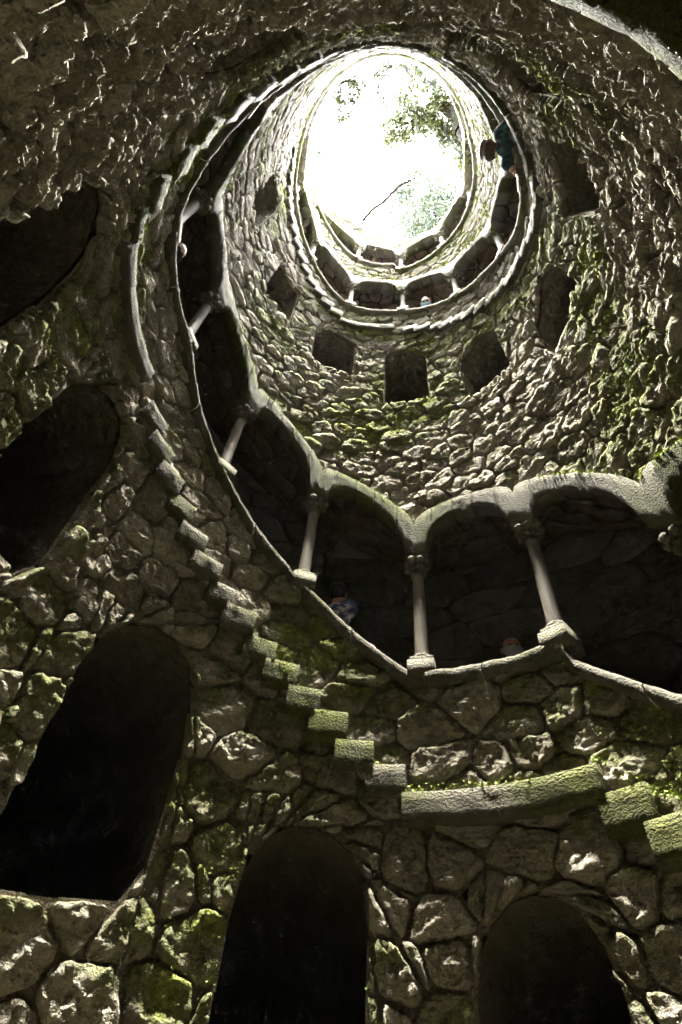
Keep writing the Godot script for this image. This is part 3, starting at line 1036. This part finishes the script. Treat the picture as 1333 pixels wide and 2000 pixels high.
func moss() -> void:
	var m := StandardMaterial3D.new()
	m.resource_name = "moss"
	m.vertex_color_use_as_albedo = true
	m.roughness = 0.9
	m.cull_mode = BaseMaterial3D.CULL_DISABLED
	m.backlight_enabled = true
	m.backlight = Color(0.3, 0.4, 0.05)
	mats["moss"] = m
	var ar := [get_node("arcade"), get_node("arcade2"), get_node("arcade3")]
	rng.seed = 61
	for i in 3:
		var spots := []
		var s0: float = [-5.0, 5.0, 15.0][i]
		var s1: float = [5.0, 15.0, 26.3][i]
		var s := s0
		while s < s1:
			s += rng.randf_range(0.004, 0.02)
			var v := pt(s, arch_out(s), 0.985)
			var d := nb.get_noise_3dv(v * 1.6) + (0.15 if i > 0 else (0.12 if s < -0.2 else -0.1))
			for q in int(clampf(d * 6.0, 0, 3)):
				spots.append([pt(s + rng.randf_range(-0.02, 0.02), arch_out(s) + rng.randf_range(-0.012, 0.004), rng.randf_range(0.965, 1.0)), 0.013 if s < 4.0 else 0.019])
		tufts(ar[i], spots, 62 + i)
	# cushions on the stair ends and in the mossy bands of the upper walls
	var st := [get_node("spiral_stair"), get_node("spiral_stair2")]
	for i in 2:
		var spots := []
		var s: float = [-2.0, 4.1][i]
		while s < [4.1, 16.5][i]:
			s += rng.randf_range(0.004, 0.016)
			var h := string_line(s) + 0.09 * g(string_line(s))
			var v := pt(s, h, 0.97)
			if nb.get_noise_3dv(v * 1.9) > (0.1 if i == 0 else -0.05):
				spots.append([pt(s, h + rng.randf_range(-0.01, 0.02), rng.randf_range(0.955, 1.0)), 0.017])
		tufts(st[i], spots, 71 + i, Color(0.22, 0.24, 0.05))
	var up := []
	for q in 2600:
		var s := rng.randf_range(19.0, 26.0)
		var lo := arch_out(s - 12.0)
		var h := lo + (rail(s) - lo) * pow(rng.randf(), 1.6)
		var v := pt(s, h, 0.99)
		if nz.get_noise_3d(v.x * 0.4, v.y * 2.2, v.z * 0.4) > 0.02:
			up.append([v, 0.022])
	tufts(get_node("parapet_wall3"), up, 81)
	up = []
	for q in 2200:
		var s := rng.randf_range(14.5, 26.3)
		var lo := arch_out(s)
		var h := lo + (rim(wrapf(s, -6.0, 6.0)) - lo) * rng.randf()
		var v := pt(s, h, 0.99)
		if nz.get_noise_3d(v.x * 0.4, v.y * 2.2, v.z * 0.4) > 0.0:
			up.append([v, 0.022])
	tufts(get_node("rubble_wall3"), up, 82)
	# moss cushions growing on the rubble
	var walls := [["rubble_wall", -3.3, 4.3], ["parapet_wall", -1.8, 5.0], ["rubble_wall2", 8.6, 16.0]]
	for w in walls:
		var on := []
		for q in 7000:
			var s := rng.randf_range(w[1], w[2])
			var lo := 0.0
			var hi := string_line(s)
			if w[0] == "parapet_wall":
				lo = string_line(s) + 0.1
				hi = rail(s) - 0.08
			elif w[0] == "rubble_wall2":
				lo = arch_out(s - 12.0) + 0.02
			var h := lerpf(lo, hi, rng.randf())
			var v := pt(s, h, 0.985)
			var free := true
			for o in openings:
				if Geometry2D.is_point_in_polygon(Vector2(s, h), PackedVector2Array(o)):
					free = false
			if free and nb.get_noise_3dv(v) * 1.1 + 0.6 * nf.get_noise_3dv(v * 1.3) + 0.4 * nz.get_noise_3dv(v * 3.0) > 0.28:
				on.append([pt(s, h, rng.randf_range(0.978, 0.992)), 0.011])
		tufts(get_node(w[0]), on, 90, Color(0.19, 0.21, 0.06))


# ------------------------------------------------------------------ the scene
func _ready() -> void:
	var cam := Camera3D.new()
	cam.name = "camera"
	cam.transform = Transform3D(cam_basis, cam_at)
	cam.fov = 84.55
	cam.near = 0.03
	cam.far = 400.0
	add_child(cam)
	cam.current = true

	var env := Environment.new()
	env.background_mode = Environment.BG_SKY
	var sky := Sky.new()
	var sm := ProceduralSkyMaterial.new()
	sm.sky_top_color = Color(0.93, 0.95, 1.0)
	sm.sky_horizon_color = Color(0.86, 0.89, 0.93)
	sm.ground_bottom_color = Color(0.15, 0.15, 0.12)
	sm.ground_horizon_color = Color(0.5, 0.5, 0.48)
	sm.sky_curve = 0.2
	sm.sun_angle_max = 30.0
	sky.sky_material = sm
	env.sky = sky
	env.background_energy_multiplier = 0.98
	env.tonemap_mode = Environment.TONE_MAPPER_LINEAR
	env.tonemap_exposure = 200.0
	env.fog_enabled = true
	env.fog_mode = Environment.FOG_MODE_EXPONENTIAL
	env.fog_density = 0.0002
	env.fog_light_color = Color(0.92, 0.94, 1.0)
	env.sdfgi_enabled = true
	env.ssao_enabled = true
	env.ssil_enabled = true
	var we := WorldEnvironment.new()
	we.name = "world_environment"
	we.environment = env
	add_child(we)

	var sun := DirectionalLight3D.new()
	sun.name = "sun"
	sun.light_energy = 0.43
	sun.light_color = Color(1.0, 0.985, 0.95)
	sun.light_angular_distance = 18.0
	sun.shadow_enabled = true
	sun.look_at_from_position(Vector3(-0.03, 1.0, 0.0), Vector3.ZERO, Vector3.FORWARD)
	add_child(sun)

	nz.seed = 11; nz.noise_type = FastNoiseLite.TYPE_SIMPLEX_SMOOTH; nz.frequency = 1.9; nz.fractal_octaves = 3
	nb.seed = 5; nb.noise_type = FastNoiseLite.TYPE_SIMPLEX_SMOOTH; nb.frequency = 0.45; nb.fractal_octaves = 2
	nf.seed = 23; nf.noise_type = FastNoiseLite.TYPE_SIMPLEX_SMOOTH; nf.frequency = 2.2; nf.fractal_octaves = 3
	make_materials()

	for i in range(-5, 26):
		var s := -5.6 if i == -5 else float(i)
		springs.append([s, rail(s) + 0.60 * g(rail(s))])
	springs.append([26.4, 6.40])

	var windows := []     # [openings in (s, h) of the lower wall], then of the middle wall
	var doors := [
		[Vector2(1.09, -0.72), Vector2(1.09, 0.50), Vector2(0.98, 0.65), Vector2(0.77, 0.71), Vector2(0.50, 0.67), Vector2(0.36, 0.56), Vector2(0.34, -0.72)],
		[Vector2(-0.13, -0.72), Vector2(-0.17, 0.38), Vector2(-0.33, 0.51), Vector2(-0.57, 0.54), Vector2(-0.78, 0.47), Vector2(-0.85, 0.28), Vector2(-0.88, -0.72)]]
	var low_windows := [
		[Vector2(2.36, 0.36), Vector2(2.36, 1.02), Vector2(2.10, 1.19), Vector2(1.72, 1.17), Vector2(1.58, 0.95), Vector2(1.56, 0.43)],
		[Vector2(3.50, 0.98), Vector2(3.57, 1.42), Vector2(3.46, 1.68), Vector2(3.10, 1.81), Vector2(2.89, 1.69), Vector2(2.88, 1.0)],
		[Vector2(4.72, 1.08), Vector2(4.75, 1.60), Vector2(4.58, 1.79), Vector2(4.28, 1.81), Vector2(4.12, 1.62), Vector2(4.10, 1.1)],
		[Vector2(5.95, 1.75), Vector2(5.95, 2.28), Vector2(5.78, 2.42), Vector2(5.48, 2.42), Vector2(5.34, 2.26), Vector2(5.34, 1.75)],
		[Vector2(7.12, 2.2), Vector2(7.12, 2.74), Vector2(6.94, 2.86), Vector2(6.68, 2.86), Vector2(6.52, 2.72), Vector2(6.52, 2.2)]]
	var mid_windows := [
		[Vector2(8.18, 2.54), Vector2(8.29, 3.22), Vector2(8.97, 3.03), Vector2(8.70, 2.47)],
		[Vector2(10.15, 2.72), Vector2(10.13, 3.02), Vector2(9.78, 3.28), Vector2(9.48, 3.14), Vector2(9.44, 2.76), Vector2(10.0, 2.66)],
		[Vector2(11.22, 2.98), Vector2(11.23, 3.42), Vector2(10.91, 3.58), Vector2(10.64, 3.49), Vector2(10.61, 2.99)],
		[Vector2(12.32, 3.21), Vector2(12.32, 3.90), Vector2(11.98, 3.92), Vector2(11.70, 3.78), Vector2(11.71, 3.18)],
		[Vector2(13.43, 3.58), Vector2(13.48, 3.98), Vector2(13.17, 4.12), Vector2(12.81, 4.03), Vector2(12.78, 3.54)],
		[Vector2(14.52, 3.86), Vector2(14.48, 4.44), Vector2(13.94, 4.38), Vector2(13.92, 3.86)],
		[Vector2(15.60, 4.2), Vector2(15.66, 5.02), Vector2(15.08, 4.98), Vector2(15.18, 4.2)],
		[Vector2(7.80, 2.35), Vector2(7.80, 2.88), Vector2(7.66, 3.0), Vector2(7.36, 3.0), Vector2(7.22, 2.86), Vector2(7.22, 2.35)]]

	for list in [doors, low_windows, mid_windows]:
		for i in list.size():
			list[i] = rounded(list[i], 0.035 if list == mid_windows else 0.09)

	openings = doors + low_windows + mid_windows

	# the setting
	var ground := acc()
	var gc := func(p): return Color(0.040, 0.040, 0.022).lerp(Color(0.07, 0.06, 0.04), clampf(0.5 + nf.get_noise_3dv(p), 0, 1))
	var grows := []
	for e in [[1.16, -0.01], [1.3, 0.0], [2.7, 99.0], [4.7, 99.0], [8.0, 99.0], [40.0, 99.0], [110.0, 99.0]]:
		var row := []
		for i in 73:
			var k := -6.0 + 12.0 * i / 72.0
			var h: float = rim(k) + e[1] if e[1] < 50.0 else 6.95
			row.append(pt(k, h, e[0]))
		grows.append(row)
	sheet(ground, grows, gc)
	put(self, "ground", bake(ground), mats.earth).set_meta("kind", "structure")
	var fl := acc()
	var frows := []
	for r in [0.0, 0.4, 0.8, 1.1, 4.65]:
		var row := []
		for i in 49:
			row.append(pt(i * 0.25, FLOOR_H, r) + Vector3(0, 0.02 * nz.get_noise_2d(i * 1.3, r * 9.0) if r < 1.0 else 0.0, 0))
		frows.append(row)
	sheet(fl, frows, gc)
	put(self, "well_floor", bake(fl), mats.earth).set_meta("kind", "structure")
	var ea := acc()
	var erows := []
	for h in [FLOOR_H - 0.02, 7.0]:
		var row := []
		for i in 49:
			row.append(pt(i * 0.25, h, 4.6))
		erows.append(row)
	sheet(ea, erows, gc)
	put(self, "earth", bake(ea), mats.earth).set_meta("kind", "structure")

	# basement wall, from the floor to the lowest stair
	var base_wall := thing("rubble_wall", "massive dark mossy rubble wall at the foot of the well, pierced by two black doorways", "wall")
	var lo := func(_s): return FLOOR_H
	var hi := func(s): return string_line(s) + 0.045
	var all_low: Array = doors + low_windows
	rubble(base_wall, cells(-6.4, -3.3, lo, hi, 0.115, 0.068, 2, all_low) + cells(4.3, 5.6, lo, hi, 0.115, 0.068, 21, all_low), 1.012, 0.030, 0.026, 0.16, 6, 110)
	rubble(base_wall, cells(-3.3, 2.6, lo, hi, 0.175, 0.122, 3, all_low) + cells(2.6, 4.3, lo, hi, 0.170, 0.125, 4, all_low), 1.010, 0.028, 0.022, 0.20, 7, 190)
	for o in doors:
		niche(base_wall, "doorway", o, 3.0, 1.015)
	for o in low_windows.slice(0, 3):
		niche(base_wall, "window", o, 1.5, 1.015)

	# parapet of the lower turn, then of the upper turns
	var par := thing("parapet_wall", "rough rubble parapet below the lowest arcade, between its coping and the stepped stair ends", "wall")
	lo = func(s): return string_line(s) + 0.03
	hi = func(s): return rail(s) - 0.045
	rubble(par, cells(-6.4, 5.0, lo, hi, 0.165, 0.112, 5, []), 1.008, 0.026, 0.019, 0.26, 8)
	back_face(par, -6.4, 5.0)
	copings(par, -6.4, 5.0)
	par = thing("parapet_wall", "paler rubble parapet of the upper gallery, curving high across the shaft under its thin coping", "wall")
	rubble(par, cells(5.0, 16.0, lo, hi, 0.15, 0.10, 6, []), 1.012, 0.024, 0.016, 0.0, 9)
	back_face(par, 5.0, 16.0)
	copings(par, 5.0, 16.0)
	par = thing("parapet_wall", "topmost parapet with thin coping just below the rim of the well", "wall")
	lo = func(s): return arch_out(s - 12.0) - 0.02
	rubble(par, cells(16.0, 26.4, lo, hi, 0.15, 0.09, 12, []), 1.012, 0.022, 0.015, 0.12, 10, 200)
	back_face(par, 16.0, 26.4)
	copings(par, 16.0, 26.4)

	# main wall between the lower arcade and the upper stair
	var mid_wall := thing("rubble_wall", "tall curved rubble wall of the shaft between the lower and upper arcades, with a rising row of dark windows", "wall")
	lo = func(s): return arch_out(s - 12.0) - 0.02
	hi = func(s): return string_line(s) + 0.045
	var mid_all: Array = mid_windows + low_windows.slice(3)
	rubble(mid_wall, cells(5.6, 6.9, lo_free(), hi, 0.11, 0.065, 13, mid_all) + cells(6.9, 9.0, lo, hi, 0.115, 0.075, 18, mid_all), 1.012, 0.030, 0.026, 0.14, 19, 110)
	rubble(mid_wall, cells(9.0, 16.0, lo, hi, 0.155, 0.118, 14, mid_all), 1.008, 0.022, 0.020, 0.22, 15, 190)
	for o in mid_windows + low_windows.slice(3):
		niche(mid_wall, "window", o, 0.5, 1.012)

	# wall round the rim above the top arches
	var rim_wall := thing("rubble_wall", "mossy stone band round the bright mouth of the well, above its topmost arches", "wall")
	lo = func(s): return arch_out(s) - 0.02
	hi = func(s): return rim(wrapf(s, -6.0, 6.0)) - 0.02
	rubble(rim_wall, cells(14.4, 26.4, lo, hi, 0.16, 0.10, 16, []), 1.012, 0.024, 0.016, 0.22, 17, 240)
	rim_top(rim_wall)

	# stairs
	stairs()
	# arcades
	arcade(-6, 5, "lowest arcade of broad round arches on slender columns, wrapping the dark lower gallery")
	arcade(5, 15, "upper arcade of pale flat arches and white columns, high on the sunlit shaft")
	arcade(15, 26, "topmost arcade of small pale arches just under the rim of the well")
	gallery_inside()
	moss()
	people()
	trees()

func rounded(o: Array, cut: float) -> Array:
	var out := []
	for i in o.size():
		var a: Vector2 = o[(i + o.size() - 1) % o.size()]
		var b: Vector2 = o[i]
		var c: Vector2 = o[(i + 1) % o.size()]
		if b.y < -0.6:
			out.append(b)
		else:
			out.append(b.lerp(a, minf(0.3, cut / a.distance_to(b))))
			out.append(b.lerp(c, minf(0.3, cut / c.distance_to(b))))
	return out

func lo_free() -> Callable:
	return func(s): return -0.7

func make_materials() -> void:
	var crag := FastNoiseLite.new()
	crag.seed = 3; crag.noise_type = FastNoiseLite.TYPE_SIMPLEX_SMOOTH; crag.frequency = 0.012; crag.fractal_octaves = 6; crag.fractal_gain = 0.62; crag.fractal_type = FastNoiseLite.FRACTAL_FBM
	var ct := NoiseTexture2D.new()
	ct.width = 768; ct.height = 768; ct.seamless = true; ct.noise = crag
	var speck := FastNoiseLite.new()
	speck.seed = 9; speck.noise_type = FastNoiseLite.TYPE_SIMPLEX; speck.frequency = 0.05; speck.fractal_octaves = 4; speck.fractal_gain = 0.7
	var stx := NoiseTexture2D.new()
	stx.width = 512; stx.height = 512; stx.seamless = true; stx.noise = speck
	var gr := Gradient.new()
	gr.set_color(0, Color(0.78, 0.77, 0.75)); gr.set_color(1, Color(1, 1, 1))
	stx.color_ramp = gr
	var fine := NoiseTexture2D.new()
	fine.width = 512; fine.height = 512; fine.seamless = true; fine.noise = speck
	for e in [["stone", 0.95, 4.2, 2.1, ct], ["reveal", 0.95, 5.0, 1.1, ct], ["dressed", 0.85, 2.2, 1.6, fine], ["granite", 0.6, 0.5, 3.0, fine], ["earth", 1.0, 4.0, 0.8, ct], ["bark", 0.95, 3.0, 2.0, ct]]:
		var m := StandardMaterial3D.new()
		m.resource_name = e[0]
		m.vertex_color_use_as_albedo = true
		m.albedo_texture = stx
		m.roughness = e[1]
		m.metallic_specular = 0.12
		m.uv1_triplanar = true
		m.uv1_world_triplanar = true
		m.uv1_scale = Vector3.ONE * e[3]
		m.heightmap_enabled = true
		m.heightmap_texture = e[4]
		m.heightmap_scale = e[2]
		mats[e[0]] = m

func back_face(par: Node3D, s0: float, s1: float) -> void:
	var rows := []
	for i in int((s1 - s0) / 0.1) + 1:
		var s := minf(s0 + i * 0.1, s1)
		rows.append([pt(s, string_line(s) - 0.02, 1.10), pt(s, rail(s) - 0.03, 1.10)])
	var a := acc()
	sheet(a, rows, func(p): return stone_colour(p, 0.3, -0.4, 0))
	put(par, "inner_face", bake(a), mats.stone)

func copings(par: Node3D, s0: float, s1: float) -> void:
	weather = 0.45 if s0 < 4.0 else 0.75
	var cuts := []
	for i in range(int(floor(s0)), int(ceil(s1)) + 1):
		for d in [0.0, 0.55]:
			var s: float = i + d
			if d == 0.0 and (i == -1 or i == 24):
				s += -0.052 if i == -1 else 0.095
			if s > s0 + 0.05 and s < s1 - 0.05:
				cuts.append(s)
	cuts.push_front(s0)
	cuts.append(s1)
	for i in cuts.size() - 1:
		var a := acc()
		coping(a, cuts[i] + 0.003, cuts[i + 1] - 0.003)
		put(par, "coping_stone", bake(a), mats.dressed)

func rim_top(wall: Node3D) -> void:
	rng.seed = 77
	for i in 66:
		var k := -6.0 + 12.0 * (i + rng.randf_range(-0.2, 0.2)) / 66.0
		var w := rng.randf_range(0.05, 0.085)
		var h := rim(k)
		var a := acc()
		var rows := []
		var up := rng.randf_range(0.03, 0.075)
		for j in 7:
			var v := -0.3 + (PI * 0.5 + 0.3) * j / 6.0
			var row := []
			for q in 10:
				var t := TAU * q / 10.0
				var nn := 1.0 + 0.45 * nz.get_noise_3d(k * 3.0 + cos(t), sin(t) * 1.3, v * 1.5)
				row.append(pt(k + cos(t) * cos(v) * w / W * nn, h - 0.02 + sin(v) * up * nn, 1.06 + sin(t) * cos(v) * 0.075 * nn))
			rows.append(row)
		sheet(a, rows, func(p): return stone_colour(p, 0.5, 0.35, 0.4), true)
		put(wall, "rim_stone", bake(a), mats.stone)

func stairs() -> void:
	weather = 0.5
	# landings every 4.03 bays; between them fifteen risers
	var ends := [[-3.45, -1.04], [0.16, 3.12], [4.17, 7.1], [8.1, 9.16], [9.16, 12.17], [13.13, 16.03]]
	var lands := [[-6.4, -3.45], [-1.04, 0.16], [3.12, 4.17], [7.1, 8.1], [12.17, 13.13]]
	var names := ["stair of square mossy step ends beneath the lowest parapet, with long landing slabs", "high stair of small stepped blocks rising round the shaft under the upper parapet"]
	var st := [thing("spiral_stair", names[0], "stair"), thing("spiral_stair", names[1], "stair")]
	for e in lands:
		var a := acc()
		var h := string_line((e[0] + e[1]) * 0.5)
		var q := g(h)
		block(a, e[0], e[1], func(_s): return h, func(_s): return h + 0.088 * q, 0.952, 1.52, 0.22)
		put(st[0 if e[0] < 5.0 else 1], "landing", bake(a), mats.dressed)
	for e in ends:
		var n := 15 if e[1] - e[0] > 2.5 else (12 if e[0] < 0.0 else 5)
		var d: float = (e[1] - e[0]) / n
		for i in n:
			var s0: float = e[0] + d * i
			var a := acc()
			var h: float
			if e[0] == 8.1:
				h = string_line(s0 + d * 0.5)
			else:
				h = lerpf(string_line(e[0]), string_line(e[1]), (i + 0.0) / n) if i > 0 else string_line(e[0])
				h = string_line(s0) + 0.0
				h += (string_line(s0 + d) - string_line(s0)) * (0.95 if e[0] > 0.0 else 0.0)
			h += rng.randf_range(-0.004, 0.004)
			var rise := absf(string_line(s0 + d) - string_line(s0))
			var q := g(h) * rng.randf_range(0.92, 1.08)
			if i == n - 1 and e[0] != 8.1 and e[0] > 0.0:
				continue
			block(a, s0 - 0.008 - 0.02 * rng.randf(), s0 + d * rng.randf_range(1.12, 1.28), func(_s): return h - 0.004, func(_s): return h + maxf(0.090 * q, rise * 1.08), 0.950 + 0.012 * rng.randf(), 1.52, -0.05 + 0.4 * rng.randf())
			put(st[0 if e[0] < 4.0 else 1], "step", bake(a), mats.dressed)
	var a := acc()      # the steps under the topmost gallery, out of sight
	for i in 60:
		var s := 16.03 + i * 0.17
		var h := string_line(s)
		block(a, s, s + 0.18, func(_s): return h - 0.03, func(_s): return h + 0.06, 1.08, 1.52, 0.1)
	weather = 1.0
	put(st[1], "hidden_steps", bake(a), mats.dressed).set_meta("kind", "stuff")

func arch_depth(s: float) -> float:
	return 1.04 if s < 5.5 else 1.09

func arch_moss(s: float) -> float:
	return 1.5 if s < -2.6 else (0.26 if s < 5.0 else -0.05)

func arcade(i0: int, i1: int, label: String) -> void:
	var ar := thing("arcade", label, "arcade")
	weather = 0.85 if i0 < 0 else 1.0
	for e in springs:
		var s: float = e[0]
		if s < i0 or s > i1 - 0.5 and s < 25.5 and i1 < 26:
			continue
		if s > 25.5:
			continue
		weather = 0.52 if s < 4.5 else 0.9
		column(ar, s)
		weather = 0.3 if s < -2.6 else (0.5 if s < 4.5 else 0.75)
		# springer over the capital and the arch to the next column
		var a := acc()
		var nxt: Array = springs[springs.find(e) + 1]
		var l: float = nxt[0] - s
		var s_from := maxf(s - 0.17, springs[0][0])
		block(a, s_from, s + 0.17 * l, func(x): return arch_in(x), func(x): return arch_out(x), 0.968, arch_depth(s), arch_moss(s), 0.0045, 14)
		put(ar, "springer", bake(a), mats.dressed)
		for v in [[0.17, 0.40], [0.40, 0.60], [0.60, 0.83 if s < 24.5 else 1.0]]:
			a = acc()
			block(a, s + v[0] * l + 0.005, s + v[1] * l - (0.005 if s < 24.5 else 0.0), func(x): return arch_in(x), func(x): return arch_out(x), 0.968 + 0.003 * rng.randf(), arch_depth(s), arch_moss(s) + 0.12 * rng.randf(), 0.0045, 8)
			put(ar, "voussoir", bake(a), mats.dressed)

# crazy paving of the gallery's sloping ceiling
func vault(w: Node3D, s0: float, s1: float, hi: Callable, sd: int) -> void:
	var bed := acc()
	var rows := []
	for i in int((s1 - s0) / 0.1) + 1:
		var s: float = minf(s0 + i * 0.1, s1)
		var h: float = hi.call(s) - 0.03
		rows.append([pt(s, h, 1.02), pt(s, h, 1.08), pt(s, h, 1.3), pt(s, h, 1.56)])
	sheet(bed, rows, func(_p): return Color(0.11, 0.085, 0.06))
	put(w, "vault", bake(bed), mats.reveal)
	var lo_r := func(_s): return 1.03
	var hi_r := func(_s): return 1.5
	for p in cells(s0, s1, lo_r, hi_r, 0.125, 0.105, sd + 40, []):
		var cut := Geometry2D.offset_polygon(p, -0.004 - 0.004 * rng.randf(), Geometry2D.JOIN_MITER)
		if cut.is_empty() or area(cut[0]) < 0.0008:
			continue
		var q: PackedVector2Array = cut[0]
		var c := centre(q)
		var a := acc()
		var tone := rng.randf()
		var drop := 0.010 + 0.008 * rng.randf()
		var base := Color(0.27, 0.205, 0.15).lerp(Color(0.42, 0.335, 0.25), tone) * (0.38 if c.x / W < 4.0 else 1.0)  # lowest gallery ceiling: shade painted into the paving colour
		var n := 0
		var loop := []
		for i in q.size():
			for t in [0.1, 0.5, 0.9]:
				loop.append(q[i].lerp(q[(i + 1) % q.size()], t))
		n = loop.size()
		for z in [[1.0, -0.002], [1.0, drop], [0.5, drop + 0.003]]:
			for e in loop:
				var d: Vector2 = c + (e - c) * z[0]
				var s: float = d.x / W
				var v := pt(s, hi.call(s) - 0.03 - z[1] + 0.006 * nz.get_noise_3d(d.x * 9.0, d.y * 9.0, tone), d.y)
				a.v.append(v)
				a.c.append(base * (0.85 + 0.3 * (0.5 + nf.get_noise_3dv(v * 3.0))))
		var vc := pt(c.x / W, hi.call(c.x / W) - 0.03 - drop - 0.003, c.y)
		a.v.append(vc)
		a.c.append(base)
		for j in 2:
			for i in n:
				var i2 := (i + 1) % n
				a.i.append_array([j * n + i, j * n + i2, (j + 1) * n + i, j * n + i2, (j + 1) * n + i2, (j + 1) * n + i])
		for i in n:
			a.i.append_array([2 * n + i, 2 * n + (i + 1) % n, 3 * n])
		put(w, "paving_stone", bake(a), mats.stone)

func gallery_inside() -> void:
	var cfg := [[-5.6, 5.0, "dark rubble back wall inside the lowest gallery", 21], [5.0, 15.8, "back wall of the upper gallery, crazy paved in big angular brown stones", 22], [15.8, 26.4, "sunlit brown back wall of the topmost gallery", 23]]
	for e in cfg:
		var w := thing("gallery_wall", e[2], "wall")
		wall_shade = 0.4 if e[0] < 0 else 1.0  # shade painted into the lowest gallery's back wall
		var lo := func(s): return string_line(s) - 0.02
		var hi := func(s): return spring(s) + (0.36 if s < 5.5 else 0.30) * g(spring(s))
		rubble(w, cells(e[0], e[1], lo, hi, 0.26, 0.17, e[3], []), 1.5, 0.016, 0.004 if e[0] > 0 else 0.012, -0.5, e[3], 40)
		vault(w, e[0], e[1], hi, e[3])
	for s in [-5.6, 26.35]:
		var a := acc()
		var c := Color(0.2, 0.17, 0.13)
		quad(a, pt(s, string_line(s) - 0.1, 1.0), pt(s, string_line(s) - 0.1, 1.56), pt(s, spring(s) + 0.35, 1.56), pt(s, spring(s) + 0.35, 1.0), c)
		put(get_node("gallery_wall"), "end_wall", bake(a), mats.stone)
